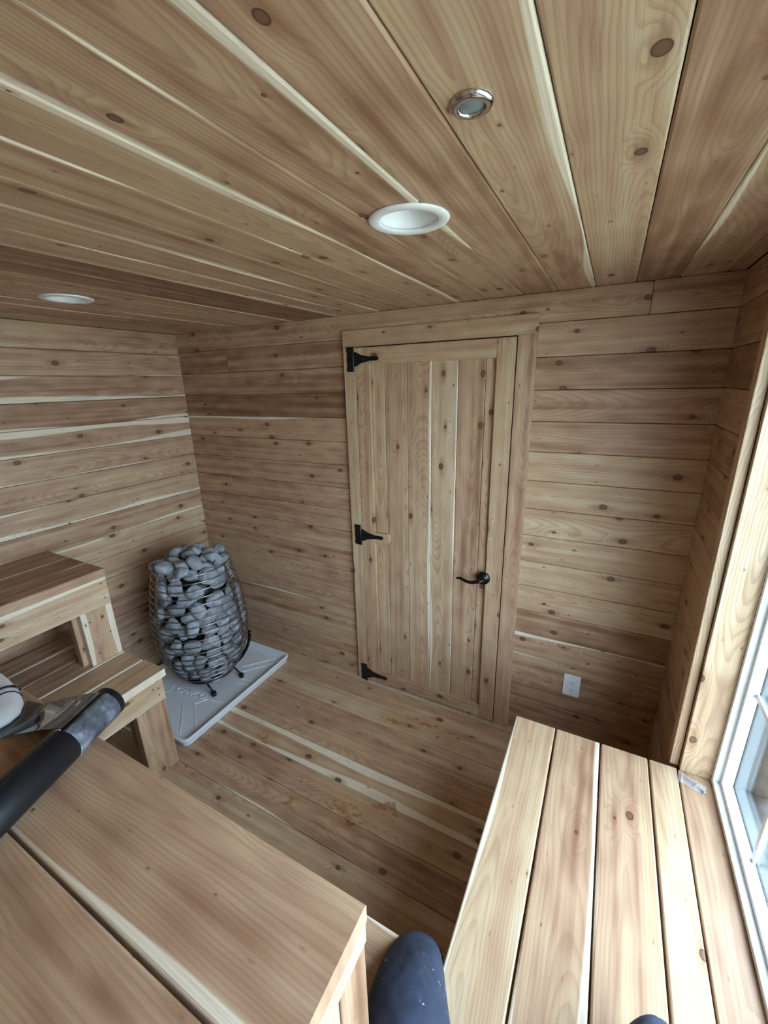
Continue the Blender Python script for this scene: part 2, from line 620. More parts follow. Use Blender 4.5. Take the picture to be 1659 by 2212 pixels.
for i in range(len(BZ) - 1):
    z1, z0 = BZ[i] - G, BZ[i + 1] + G
    t_, a_, b_ = lt[i]
    if i == 0:
        board('plank', wall_back, (0, -0.004, z0), (2.55, T, z1), 'x', '-y', 'cedar', .46, .2, .3, c=0.002)
        board('plank', wall_back, (2.552, -0.004, z0), (RW, T, z1), 'x', '-y', 'cedar', .55, 0, .3, c=0.002)
        continue
    if i == 1:
        board('plank', wall_back, (0, 0, z0), (0.42, T, z1), 'x', '-y', 'cedar', .66, 0, 0)
        board('plank', wall_back, (0.422, 0, z0), (DX0 + 0.03, T, z1), 'x', '-y', 'cedar', .6, 0, 0)
    else:
        board('plank', wall_back, (0, 0, z0), (DX0 + 0.03, T, z1), 'x', '-y', 'cedar', t_, a_, b_)
    t_, a_, b_ = rtn[i]
    board('plank', wall_back, (DX1 - 0.03, 0, z0), (RW, T, z1), 'x', '-y', 'cedar', t_, a_, b_)

# ---- left wall
wall_left = struct(empty('wall_left'), 'cedar board wall behind the heater with pale sapwood streaks', 'wall')
box('backing', wall_left, (-0.14, YN - 0.2, -0.1), (-T - 0.001, 0.14, RH + 0.1), 'backing')
LZ = [RH, 1.977] + [1.977 - 0.1248 * k for k in range(1, 15)] + [0.105, 0.0]
ll = {0: (.5, 0, 0), 1: (.42, 0, .15), 2: (.50, .35, .5), 3: (.66, 0, .35), 4: (.54, .6, .55), 5: (.44, 0, .25), 6: (.46, 0, 0), 7: (.40, .2, .5),
      8: (.54, .0, .4), 9: (.32, .3, .3), 10: (.42, 0, 0), 11: (.46, 0, 0), 12: (.5, 0, 0)}
for i in range(len(LZ) - 1):
    t_, a_, b_ = ll.get(i, (rt(), 0, 0))
    board('plank', wall_left, (-T, YN, LZ[i + 1] + G), (0, 0, LZ[i] - G), 'y', 'x', 'cedar', t_, a_, b_)

# ---- right wall with the window opening
wall_right = struct(empty('wall_right'), 'shaded cedar board wall beside the window', 'wall')
XW = RW + T + 0.001
box('backing', wall_right, (XW, WY0 + 0.022, -0.1), (XW + 0.14, 0.14, RH + 0.1), 'backing')
box('backing', wall_right, (XW, YN - 0.2, -0.1), (XW + 0.14, WY0 + 0.022, WZ0 - 0.045), 'backing')
box('backing', wall_right, (XW, YN - 0.1, WZ1 + 0.02), (XW + 0.14, WY0 + 0.022, RH + 0.1), 'backing')
box('backing', wall_right, (XW, YN - 0.2, WZ0 - 0.045), (XW + 0.14, WY1 - 0.02, WZ1 + 0.02), 'backing')
for i in range(len(BZ) - 1):
    z1, z0 = BZ[i] - G, BZ[i + 1] + G
    board('plank', wall_right, (RW, -0.47, z0), (RW + T, 0, z1), 'y', '-x', 'cedar', rt(.5, .1), 0, 0)
    if z1 < WZ0 or z0 > WZ1:
        board('plank', wall_right, (RW, YN, z0), (RW + T, -0.471, z1), 'y', '-x', 'cedar', rt(.5, .1), 0, 0)

# ---- near wall, behind the camera
wall_front = struct(empty('wall_front'), 'cedar board wall behind the near benches', 'wall')
box('backing', wall_front, (-0.1, YN - 0.14, -0.1), (RW + 0.1, YN - T - 0.001, RH + 0.1), 'backing')
for i in range(len(BZ) - 1):
    board('plank', wall_front, (0, YN - T, BZ[i + 1] + G), (RW, YN, BZ[i] - G), 'x', 'y', 'cedar', rt(), 0, 0)

# ================================================================== DOOR AND CASING
trim_1 = struct(empty('trim_1', (1.714, 0, 0)), 'cedar door casing around the plank door', 'trim')
CF = -0.020     # casing face
board('casing', trim_1, (1.2535, CF, 0.0), (1.320, 0.0, 1.9505), 'z', '-y', 'cedar', .30, 0, .25, c=0.002)
board('casing', trim_1, (2.101, CF, 0.0), (2.176, 0.0, 1.9505), 'z', '-y', 'cedar', .50, 0, 0, c=0.002)
board('casing', trim_1, (1.2535, CF, 1.951), (2.176, 0.0, 2.027), 'x', '-y', 'cedar', .40, 0, 0, c=0.002)

door = struct(empty('door_1', (1.71, 0, 0)), 'cedar plank door with black strap hinges and lever handle', 'door')
d0, d1, dz0, dz1 = 1.3225, 2.0965, 0.008, 1.946
board('stile', door, (d0, CF, dz0), (1.401, 0.0, dz1), 'z', '-y', 'cedar', .38, 0, 0, c=0.0015)
board('stile', door, (2.019, CF, dz0), (d1, 0.0, dz1), 'z', '-y', 'cedar', .36, 0, 0, c=0.0015)
board('rail', door, (1.4015, CF, 1.868), (2.0185, 0.0, dz1), 'x', '-y', 'cedar', .38, 0, 0, c=0.0015)
board('rail', door, (1.4015, CF, dz0), (2.0185, 0.0, 0.081), 'x', '-y', 'cedar', .45, 0, 0, c=0.003)
pe = [1.4, 1.473, 1.595, 1.72, 1.847, 1.971, 2.02]
ptone = [(.34, 0, 0), (.42, 0, 0), (.36, .0, .3), (.24, .25, .25), (.46, .05, 0), (.40, 0, .3)]
for i in range(6):
    t_, a_, b_ = ptone[i]
    board('plank', door, (pe[i] + G, -0.0005, dz0), (pe[i + 1] - G, 0.018, dz1), 'z', '-y', 'cedar', t_, a_, b_, c=0.0028)
box('backing', door, (d0, 0.019, dz0), (d1, 0.035, dz1), 'backing')
# rounded packing block under the middle hinge
blk = [(-0.045, -0.028), (0.030, -0.028), (0.040, -0.020), (0.043, 0.0), (0.040, 0.020), (0.030, 0.028), (-0.045, 0.028)]
me = prism_mesh(blk, 0.019)
o = new('hinge_block', me, M['cedar'], door, Matrix.Translation((1.4465, -0.0008, 0.966)) @ Matrix.Rotation(math.radians(90), 4, 'X'))
o.color = (.42, 0, 0, .37)


def hinge(z):
    h = empty('hinge', (1.314, CF, z))
    h.parent = door
    h.matrix_parent_inverse = PM(door).inverted()
    tilt = Matrix.Translation((0, CF - 0.0012, z))
    face = Matrix.Rotation(math.radians(90), 4, 'X')     # XY polygon -> XZ plane, thickness to -y
    leaf = [(1.276, -.055), (1.290, -.058), (1.309, -.058), (1.309, .058), (1.276, .058), (1.276, .040), (1.279, .034),
            (1.279, .012), (1.276, .008), (1.276, -.008), (1.279, -.012), (1.279, -.034), (1.276, -.040)]
    new('leaf', prism_mesh(leaf, 0.004), M['black'], h, Matrix.Translation((0, CF - 0.0006, z)) @ face)
    strap = [(1.318, -.034), (1.334, -.032), (1.340, -.026), (1.348, -.026), (1.353, -.020), (1.385, -.0135), (1.412, -.009),
             (1.420, -.0115), (1.430, -.009), (1.438, -.0105), (1.449, -.009), (1.456, 0.0),
             (1.449, .009), (1.438, .0105), (1.430, .009), (1.420, .0115), (1.412, .009), (1.385, .0135), (1.353, .020), (1.348, .026), (1.340, .026),
             (1.334, .032), (1.318, .034)]
    s = new('strap', prism_mesh(strap, 0.004), M['black'], h, Matrix.Translation((0, CF - 0.0006, z)) @ face)
    new('pin_barrel', lathe_mesh([(0.0045, -.058), (0.006, -.056), (0.006, .056), (0.0045, .058)], 14), M['black'], h,
        Matrix.Translation((1.3135, CF - 0.005, z)), True)
    for sx, sz in ((1.330, .018), (1.330, -.018), (1.372, 0), (1.441, 0)):
        new('bolt', lathe_mesh([(0.004, 0), (0.0036, 0.0018), (0.0, 0.0026)], 10), M['black'], h,
            Matrix.Translation((sx, CF - 0.0044, z + sz)) @ face, True)
    for sz in (-.042, 0, .042):
        new('bolt', lathe_mesh([(0.004, 0), (0.0036, 0.0018), (0.0, 0.0026)], 10), M['black'], h,
            Matrix.Translation((1.292, CF - 0.0044, z + sz)) @ face, True)


for z in (1.893, 0.970, 0.056):
    hinge(z)

hd = empty('lever_handle', (2.010, CF, 0.848))
hd.parent = door
hd.matrix_parent_inverse = PM(door).inverted()
ry = Matrix.Rotation(math.radians(90), 4, 'X')
new('rose', lathe_mesh([(0.033, 0), (0.033, .004), (.030, .009), (.024, .012), (.016, .014), (.012, .020), (.011, .038), (.0125, .046), (.0, .048)], 32),
    M['blackgloss'], hd, Matrix.Translation((2.0100, CF - .0002, .848)) @ ry, True)
lev = [(2.012, CF - .041, .849), (2.000, CF - .043, .848), (1.985, CF - .045, .842), (1.965, CF - .046, .835), (1.945, CF - .046, .834), (1.925, CF - .046, .840),
       (1.907, CF - .045, .846), (1.892, CF - .044, .844), (1.884, CF - .043, .839)]
new('lever', tube_mesh(lev, [.0105, .0105, .0095, .0085, .008, .0075, .007, .006, .003], 12), M['blackgloss'], hd, Matrix.Identity(4), True)

# ================================================================== WINDOW AND ITS TRIM
trim_2 = struct(empty('trim_2', (RW, WY0, WZ0)), 'pale cedar window casing and jamb boards', 'trim')
board('casing', trim_2, (2.781, -0.497, WZ0 + .001), (RW - .0005, -0.452, 2.07), 'z', '-x', 'cedar', .30, 0, 0, c=0.002)
board('jamb', trim_2, (RW + .0025, WY0, WZ0 + .001), (2.889, WY0 + .020, WZ1 + .02), 'z', '-y', 'cedar', .22, 0, 0, c=0.0015, seed=.187)
board('casing', trim_2, (2.781, YN + .01, WZ1 + .03), (RW - .0005, -0.4975, 2.07), 'y', '-x', 'cedar', .30, 0, 0, c=0.002)
board('jamb', trim_2, (RW + .0025, WY1, WZ1), (2.889, WY0 - .001, WZ1 + .02), 'y', '-z', 'cedar', .25, 0, 0)
board('jamb', trim_2, (RW + .0025, WY1 - .02, WZ0 + .001), (2.889, WY1, WZ1 + .02), 'z', 'y', 'cedar', .25, 0, 0)
board('stool', trim_2, (2.8035, WY1, WZ0 - .04), (2.93, WY0, WZ0), 'y', 'z', 'cedar_clear', .50, 0, 0, seed=.61, c=0.003)

win = struct(empty('window_1', (2.92, WY0, WZ0)), 'white framed window with thin grille bars beside the bench', 'window')


def ring(name, x0, x1, a, b, mat, bev=0.002):
    """rectangular frame in the window plane, from inset a to inset b"""
    y0, y1, z0, z1 = WY0 - a, WY1 + a, WZ0 + .001 + a, WZ1 - a
    w = b - a
    box(name, win, (x0, y1, z0), (x1, y0, z0 + w), mat, bev)
    box(name, win, (x0, y1, z1 - w), (x1, y0, z1), mat, bev)
    box(name, win, (x0, y0 - w, z0 + w), (x1, y0, z1 - w), mat, bev)
    box(name, win, (x0, y1, z0 + w), (x1, y1 + w, z1 - w), mat, bev)


ring('frame', 2.8895, 2.938, 0.0, 0.016, 'vinyl')
ring('sash', 2.908, 2.9362, 0.0165, 0.030, 'vinyl')
ring('exterior_frame', 2.9395, 3.02, 0.0, 0.034, 'cladding', 0.001)
gy0, gy1, gz0, gz1 = WY0 - .030, WY1 + .030, WZ0 + .031, WZ1 - .030
for x in (2.9375,):
    box('pane', win, (x - .001, gy1, gz0), (x + .001, gy0, gz1), 'glass')
for k in range(4):
    y = -0.782 - 0.30 * k
    if y > gy1 + 0.05:
        box('grille_bar', win, (2.929, y - .008, gz0), (2.9355, y + .008, gz1), 'vinyl', .001)
for k in range(3):
    z = 0.905 + 0.36 * k
    box('grille_bar', win, (2.9292, gy1, z - .008), (2.9353, gy0, z + .008), 'vinyl', .001)

# ================================================================== CEILING LIGHTS
def downlight(x, y, label):
    e = tag(empty('recessed_downlight', (x, y, RH)), label, 'ceiling light', 'white recessed downlights')
    m = Matrix.Translation((x, y, RH - 0.0045))
    new('trim_ring', lathe_mesh([(.058, .0045), (.083, .0045), (.0845, .0035), (.083, .001), (.079, -.0012), (.064, -.0012), (.0605, .001), (.058, .0045)], 64, False), M['white'], e, m, True)
    prof = [(.0605, .0012)]
    for k in range(9):           # stepped baffle
        f = k / 9
        r = .0605 - .017 * f
        z = .002 + .04 * f
        prof += [(r, z), (r - .0012, z + .003)]
    prof += [(.043, .044)]
    new('baffle', lathe_mesh(prof, 64, False), M['white'], e, m, True)
    new('lens', lathe_mesh([(.0435, .0435), (.030, .042), (.0, .041)], 48, False), M['lens'], e, m, True)


downlight(2.055, -0.980, 'white recessed downlight above the door end of the ceiling')
downlight(0.680, -0.948, 'white recessed downlight at the far left of the ceiling')
pk = tag(empty('puck_light', (2.278, -1.283, RH)), 'small round chrome puck light with grey frosted lens in the ceiling', 'ceiling light')
m = Matrix.Translation((2.278, -1.283, RH))
new('bezel', lathe_mesh([(.0265, 0), (.0265, -.002), (.0235, -.0062), (.0185, -.0072), (.0163, -.0062), (.0158, -.003), (.0158, 0)], 64, False), M['chrome'], pk, m, True)
new('lens', lathe_mesh([(.0157, -.003), (.0150, -.0040), (.0, -.0044)], 48, False), M['frost'], pk, m, True)

# ================================================================== OUTLET
ot = tag(empty('power_outlet', (2.456, 0, .362)), 'white duplex power outlet on the cedar wall right of the door', 'outlet')
new('cover_plate', box_mesh((2.419, -.0065, .3045), (2.493, -.0003, .4205), .002), M['outlet'], ot)
rc = new('receptacle', box_mesh((2.4395, -.0085, .329), (2.4725, -.0062, .396), .001), M['outlet'], ot)
for zc in (.3815, .3435):
    for dx in (-.0065, .0065):
        new('slot', box_mesh((2.456 + dx - .0011, -.0089, zc - .0035), (2.456 + dx + .0011, -.0084, zc + .0035)), M['slot'], rc)
    new('slot', box_mesh((2.4538, -.0089, zc - .0115), (2.4582, -.0084, zc - .0075)), M['slot'], rc)
for dz in (-.0475, .0475):
    new('plate_screw', box_mesh((2.4542, -.0072, .3625 + dz - .0018), (2.4578, -.0064, .3625 + dz + .0018), .0006), M['spacer'], ot)

# ================================================================== BENCHES
def screw(parent, x, y, z):
    new('screw', SCREW, M['screw'], parent, Matrix.Translation((x, y, z)) @ Matrix.Rotation(math.radians(90), 4, 'Y'))


SCREW = lathe_mesh([(.0034, 0), (.0034, .0006), (.0, .0003)], 10)

# lower bench on the left
b = tag(empty('sauna_bench', (.39, -1.5, 0)), 'low left cedar bench with a square leg beside the white drip pan', 'bench')
e = [.783, .630, .4835, .337, .195, .045]
for i in range(5):
    board('slat', b, (e[i + 1] + .004, YN + .002, .505), (e[i] - .004 if i else .783, -.942 if i else -.938, .54), 'y', 'z', 'cedar_clear', [.44, .40, .46, .5, .52][i], [.25, 0, 0, .2, 0][i], [.2, .15, .3, 0, .25][i], c=.004)
board('apron', b, (.727, -1.32, .382), (.765, -.950, .5045), 'y', 'x', 'cedar_clear', .30, 0, .25, c=.003)
board('end_rail', b, (.05, -.990, .382), (.7265, -.952, .5045), 'x', 'y', 'cedar_clear', .40, c=.003)
for y0 in (-1.092,):
    board('leg', b, (.722, y0, 0.0005), (.762, y0 + .142, .3815), 'z', 'x', 'cedar_clear', .46, c=.003, seed=.77)
    board('leg', b, (.02, y0, 0.0005), (.06, y0 + .142, .3815), 'z', 'x', 'cedar_clear', .5, c=.003)
board('brace', b, (.680, -1.088, 0.0005), (.7215, -.990, .3815), 'z', 'x', 'cedar_clear', .6, c=.003)
for y, z in ((-.976, .492), (-.974, .451), (-1.0, .461), (-.978, .418)):
    screw(b, .7650, y, z)

# upper bench on the left
b = tag(empty('sauna_bench', (.25, -1.3, .54)), 'upper left cedar bench against the wall, standing on the lower slats', 'bench')
e = [.506, .359, .206, .060, .003]
for i in range(4):
    board('slat', b, (e[i + 1] + .0022, YN + .002, .961), (e[i] - .0022, -.955, 1.0), 'y', 'z', 'cedar_clear', [.60, .64, .60, .64][i], 0, 0, c=.003)
board('apron', b, (.462, -1.56, .825), (.500, -.957, .9605), 'y', 'x', 'cedar_clear', .20, .35, .3, c=.003)
board('end_rail', b, (.01, -.996, .825), (.4615, -.958, .9605), 'x', 'y', 'cedar_clear', .42, c=.003)
board('leg', b, (.4265, -1.078, .5405), (.462, -.939, .8245), 'z', 'x', 'cedar_clear', .42, .35, .3, c=.003)
board('brace', b, (.388, -1.100, .5405), (.426, -.975, .8245), 'z', 'x', 'cedar_clear', .52, c=.003)
for y, z in ((-.981, .934), (-.978, .861)):
    screw(b, .5000, y, z)
for y, z in ((-1.046, .758), (-1.041, .588), (-.972, .669)):
    screw(b, .4620, y, z)

# upper bench in the foreground
b = tag(empty('sauna_bench', (1.4, -1.8, .54)), 'wide cedar bench in the left foreground with a long dark gap', 'bench')
NX = 2.222
board('slat', b, (.5082, -1.7225, .961), (NX, -1.522, 1.0), 'x', 'z', 'cedar_straight', .54, 0, .3, c=.004, seed=.2371)
board('slat', b, (.5082, -1.9265, .961), (NX, -1.7285, 1.0), 'x', 'z', 'cedar_straight', .57, 0, 0, c=.004, seed=.531)
board('slat', b, (.5082, YN + .002, .961), (NX, -1.9325, 1.0), 'x', 'z', 'cedar_straight', .55, 0, 0, c=.004)
board('end_cleat', b, (NX - .04, -2.05, .915), (NX - .001, -1.526, .9605), 'y', 'x', 'cedar_clear', .18, .3, .3, c=.003)
board('apron', b, (.55, -1.565, .80), (NX - .041, -1.528, .9605), 'x', 'y', 'cedar_clear', .42, c=.003)
board('leg', b, (NX - .040, -1.601, .5405), (NX - .002, -1.529, .9145), 'z', 'x', 'cedar_clear', .72, 0, 0, c=.002, seed=.9)
board('end_rail', b, (NX - .044, -2.05, .78), (NX - .004, -1.603, .9145), 'y', 'x', 'cedar_clear', .15, .4, .4, c=.002)

# lower bench in the foreground
b = tag(empty('sauna_bench', (1.6, -1.7, 0)), 'low cedar bench board in the foreground, under the knee in dark trousers', 'bench')
ee = [-1.318, -1.462, -1.608, -1.754, -1.900, YN + .002]
for i in range(5):
    board('slat', b, (.7845, ee[i + 1] + .003, .505), (2.2825, ee[i] - .003, .54), 'x', 'z', 'cedar_clear', [.52, .45, .5, .5, .5][i], [.12, 0, 0, 0, 0][i], 0, c=.003)
board('apron', b, (.80, -1.362, .385), (2.27, -1.324, .5045), 'x', 'y', 'cedar_clear', .5, c=.003)
board('leg', b, (1.95, -1.404, .0005), (2.09, -1.364, .5045), 'z', 'y', 'cedar_clear', .5, c=.003)
board('leg', b, (.95, -1.404, .0005), (1.09, -1.364, .5045), 'z', 'y', 'cedar_clear', .5, c=.003)

# bench along the window
b = tag(empty('sauna_bench', (2.54, -1.3, 0)), 'pale cedar slat bench along the window with dark gaps', 'bench')
e = [2.285, 2.428, 2.575, 2.720, 2.8025]
tn = [(.36, .25, .0), (.42, 0.0, .15), (.46, 0, .1), (.26, .2, .4)]
for i in range(4):
    t_, a_, b_ = tn[i]
    board('slat', b, (e[i] + .0026 if i else e[i], YN + .002, .502), (e[i + 1] - .0026, -.512, .54), 'y', 'z', 'cedar_clear', t_, a_, b_, c=.004)
board('apron', b, (2.300, -2.09, .365), (2.338, -.535, .5015), 'y', '-x', 'cedar_clear', .4, c=.003)
board('end_rail', b, (2.339, -.573, .365), (2.79, -.535, .5015), 'x', 'y', 'cedar_clear', .4, c=.003)
for y0 in (-.70, -1.27):
    board('leg', b, (2.3385, y0, .0005), (2.378, y0 + .12, .5015), 'z', '-x', 'cedar_clear', .5, c=.003)
    board('leg', b, (2.755, y0, .0005), (2.795, y0 + .12, .5015), 'z', '-x', 'cedar_clear', .5, c=.003)

# ================================================================== DRIP PAN
PX0, PX1, PY0, PY1 = .045, .748, -.898, -.078


def rrect(x0, x1, y0, y1, r, z, n=6):
    out = []
    for cx_, cy_, a0 in ((x1 - r, y1 - r, 0), (x0 + r, y1 - r, 90), (x0 + r, y0 + r, 180), (x1 - r, y0 + r, 270)):
        for k in range(n + 1):
            a = math.radians(a0 + 90 * k / n)
            out.append((cx_ + r * math.cos(a), cy_ + r * math.sin(a), z))
    return out


def loop_mesh(loops, cap_first=True, cap_last=True):
    n = len(loops[0])
    v = [p for l in loops for p in l]
    f = []
    for k in range(len(loops) - 1):
        f += [(k * n + i, k * n + (i + 1) % n, (k + 1) * n + (i + 1) % n, (k + 1) * n + i) for i in range(n)]
    if cap_first:
        f.append(tuple(range(n - 1, -1, -1)))
    if cap_last:
        f.append(tuple((len(loops) - 1) * n + i for i in range(n)))
    return mesh_from('loop', v, f)


pan = tag(empty('drip_pan', (.40, -.49, 0)), 'shallow grey-white plastic drip pan under the stone heater', 'pan')
I = lambda d, z, r=.035: rrect(PX0 + d, PX1 - d, PY0 + d, PY1 - d, max(.012, r - d * .4), z)
new('tray', loop_mesh([I(.012, .0008), I(.010, .006), I(.008, .030), I(.008, .0315), I(.0, .034), I(.0, .0445), I(.002, .0475), I(.006, .049), I(.012, .049), I(.016, .047),
                       I(.020, .040), I(.024, .022), I(.030, .0165), I(.040, .015)]), M['pan'], pan, None, True)
PF = .0152
cxp, cyp = (PX0 + PX1) / 2, (PY0 + PY1) / 2


def rib(a, b_, w=.0026, h=.0036):
    a, b_ = Vector((*a, PF)), Vector((*b_, PF))
    new('rib', tube_mesh([a, b_], 1, 6, False, (h, w)), M['pan'], pan)


for sx in (-1, 1):
    for sy in (-1, 1):
        for o1, o2 in ((.035, .035), (.075, .035), (.035, .085)):
            pass
ribs = [((.10, -.16), (.26, -.33)), ((.15, -.13), (.30, -.30)), ((.70, -.16), (.55, -.34)), ((.66, -.13), (.52, -.29)),
        ((.70, -.80), (.52, -.665)), ((.64, -.85), (.465, -.70)), ((.10, -.80), (.29, -.66)), ((.16, -.85), (.335, -.70)),
        ((.465, -.70), (.335, -.70)), ((.52, -.665), (.56, -.60)), ((.29, -.66), (.25, -.60)), ((.56, -.60), (.66, -.58)), ((.25, -.60), (.14, -.58)),
        ((.70, -.40), (.60, -.42)), ((.70, -.36), (.60, -.385))]
for a, c_ in ribs:
    rib(a, c_)


def raised_text(txt, size, loc, rot, mat, parent, h=.0012, name='embossed_lettering', bold=0.0):
    cu = bpy.data.curves.new('txt', 'FONT')
    cu.body = txt
    cu.size = size
    cu.extrude = h
    cu.offset = bold
    cu.align_x = 'CENTER'
    cu.align_y = 'CENTER'
    cu.resolution_u = 3
    tmp = bpy.data.objects.new('tmp', cu)
    COL.objects.link(tmp)
    bpy.context.view_layer.update()
    me = bpy.data.meshes.new_from_object(tmp.evaluated_get(bpy.context.evaluated_depsgraph_get()))
    bpy.data.objects.remove(tmp)
    bpy.data.curves.remove(cu)
    me.materials.clear()
    return new(name, me, mat, parent, Matrix.Translation(loc) @ rot)


raised_text('CAMCO', .062, (.425, -.612, PF), Matrix.Rotation(math.radians(8), 4, 'Z'), M['pan'], pan, .0036, bold=-.0006)

# ================================================================== STONE HEATER
HX, HY = .4186, -.4538
HP = [(.085, .150), (.41, .264), (.81, .207)]


def hprof(z):
    (zb, rb), (zm, rm), (zt, rtp) = HP
    if z > zm:
        t = (z - zm) / (zt - zm)
        return rm - (rm - rtp) * t ** 2
    t = (zm - z) / (zm - zb)
    return rm - (rm - rb) * t ** 2.2


heater = tag(empty('sauna_heater', (HX, HY, PF)), 'egg-shaped steel wire sauna heater filled with grey stones', 'heater')
nr = 19
for k in range(nr):
    z = .085 + (.81 - .085) * k / (nr - 1)
    r = hprof(z)
    pts = [(r * math.cos(2 * math.pi * i / 56), r * math.sin(2 * math.pi * i / 56), 0) for i in range(56)]
    new('wire_ring', tube_mesh(pts, .0032, 8, True), M['steel'], heater, Matrix.Translation((HX, HY, z)), True)
for ang in (-97, 20, 143):
    a = math.radians(ang)
    out_ = Vector((math.cos(a), math.sin(a), 0))
    sd = Vector((-math.sin(a), math.cos(a), 0))
    v, f = [], []
    N = 24
    for k in range(N + 1):
        z = .075 + (.815 - .075) * k / N
        r = hprof(max(.085, min(.81, z))) - .005
        for dr, ds in ((0, -.011), (0, .011), (-.004, .011), (-.004, -.011)):
            p = out_ * (r + dr) + sd * ds
            v.append((p.x, p.y, z))
    for k in range(N):
        for q in range(4):
            f.append((k * 4 + q, k * 4 + (q + 1) % 4, k * 4 + 4 + (q + 1) % 4, k * 4 + 4 + q))
    f += [(3, 2, 1, 0), (N * 4, N * 4 + 1, N * 4 + 2, N * 4 + 3)]
    new('strap', mesh_from('strap', v, f), M['steel'], heater, Matrix.Translation((HX, HY, 0)))
new('base_plate', lathe_mesh([(.0, .078), (.150, .080), (.152, .086), (.0, .090)], 40), M['black'], heater, Matrix.Translation((HX, HY, 0)), True)
new('inner_core', lathe_mesh([(.09, .092), (.155, .25), (.175, .41), (.15, .65), (.12, .78), (.0, .80)], 32), M['black'], heater, Matrix.Translation((HX, HY, 0)), True)
for ang, rf, a2, r2s in ((-36, .183, -48, .145), (27, .193, 29, .15), (118, .185, 118, .125), (208, .185, 208, .125)):
    a = math.radians(ang)
    c_, s_ = math.cos(a), math.sin(a)
    lg = empty('leg', (HX + rf * c_, HY + rf * s_, PF))
    lg.parent = heater
    lg.matrix_parent_inverse = PM(heater).inverted()
    new('rod', tube_mesh([(HX + r2s * math.cos(math.radians(a2)), HY + r2s * math.sin(math.radians(a2)), .084), (HX + rf * c_, HY + rf * s_, .036)], .0055, 10), M['black'], lg, None, True)
    new('rubber_foot', lathe_mesh([(.0145, .0004), (.0155, .010), (.0150, .020), (.011, .0265), (.0, .0275)], 20), M['blackgloss'], lg,
        Matrix.Translation((HX + rf * c_, HY + rf * s_, PF)), True)
cab = []
for k in range(11):
    t = k / 10
    z = .285 - .20 * t
    a = math.radians(50 - 6 * t)
    r = hprof(z) + .012 + .012 * math.sin(math.pi * t) - .05 * max(0, t - .8)
    cab.append((HX + r * math.cos(a), HY + r * math.sin(a), z))
new('power_cable', tube_mesh(cab, .010, 10), M['blackgloss'], heater, None, True)
new('cable_gland', lathe_mesh([(.012, 0), (.012, .02), (.009, .024), (.009, .034), (.0, .034)], 16), M['steel'], heater,
    Matrix.Translation((cab[-1][0] - .01, cab[-1][1] - .01, .078)), True)

# stones -----------------------------------------------------------
srnd = random.Random(21)


def stone_mesh(seed):
    q = random.Random(seed)
    bm = bmesh.new()
    bmesh.ops.create_icosphere(bm, subdivisions=3, radius=1.0)
    off = Vector((q.uniform(0, 50), q.uniform(0, 50), q.uniform(0, 50)))
    ex = q.uniform(2.2, 3.2)
    flats = [(Vector((q.gauss(0, 1), q.gauss(0, 1), q.gauss(0, 1))).normalized(), q.uniform(.62, .84)) for _ in range(8)]
    for v in bm.verts:
        d = v.co.normalized()
        s = (abs(d.x) ** ex + abs(d.y) ** ex + abs(d.z) ** ex) ** (-1 / ex)
        p = d * s
        for nrm, h in flats:                      # worn flats
            k = p.dot(nrm) - h
            if k > 0:
                p -= nrm * k * .82
        p *= 1 + .10 * noise.noise(p * 1.1 + off) + .03 * noise.noise(p * 3.1 + off)
        v.co = p
    mx = max(v.co.length for v in bm.verts)
    for v in bm.verts:
        v.co /= mx * .93
    me = bpy.data.meshes.new('stone')
    bm.to_mesh(me)
    bm.free()
    me.materials.append(M['stone'])
    for p in me.polygons:
        p.use_smooth = True
    return me


SM = [stone_mesh(100 + i) for i in range(14)]
placed = []
VIEW = math.radians(-35)


def try_stone(p, rad, nrm, tight):
    for (q, r2_) in placed:
        if (p - q).length < (rad + r2_) * tight:
            return False
    placed.append((p, rad))
    return True


def put_stone(p, dims, nrm, roll, label, group):
    Z = nrm.normalized()
    ref = Vector((0, 0, 1)) if abs(Z.z) < .9 else Vector((1, 0, 0))
    X = ref.cross(Z).normalized()
    Y = Z.cross(X)
    m = Matrix((X, Y, Z)).transposed().to_4x4() @ Matrix.Rotation(roll, 4, 'Z')
    m = Matrix.Translation(p) @ m @ Matrix.Diagonal((*dims, 1))
    o = new('stone', srnd.choice(SM), None, None, m)
    tag(o, label, 'stone', group)


CENTRE = Vector((HX, HY, 0))


def side_label(th, z):
    d = math.degrees(th - VIEW)
    h = 'upper' if z > .57 else ('middle' if z > .33 else 'lower')
    w = 'left' if d < -38 else ('right' if d > 38 else 'front')
    return 'smooth grey stone behind the wires, %s %s of the heater cage' % (h, w)


def top_label(r, th):
    if r < .06:
        return 'smooth grey stone in the middle of the heap on the heater'
    d = math.degrees(th - VIEW) % 360
    w = 'front' if d < 45 or d >= 315 else ('right' if d < 135 else ('back' if d < 225 else 'left'))
    return 'smooth grey stone at the %s of the heap on the heater' % w


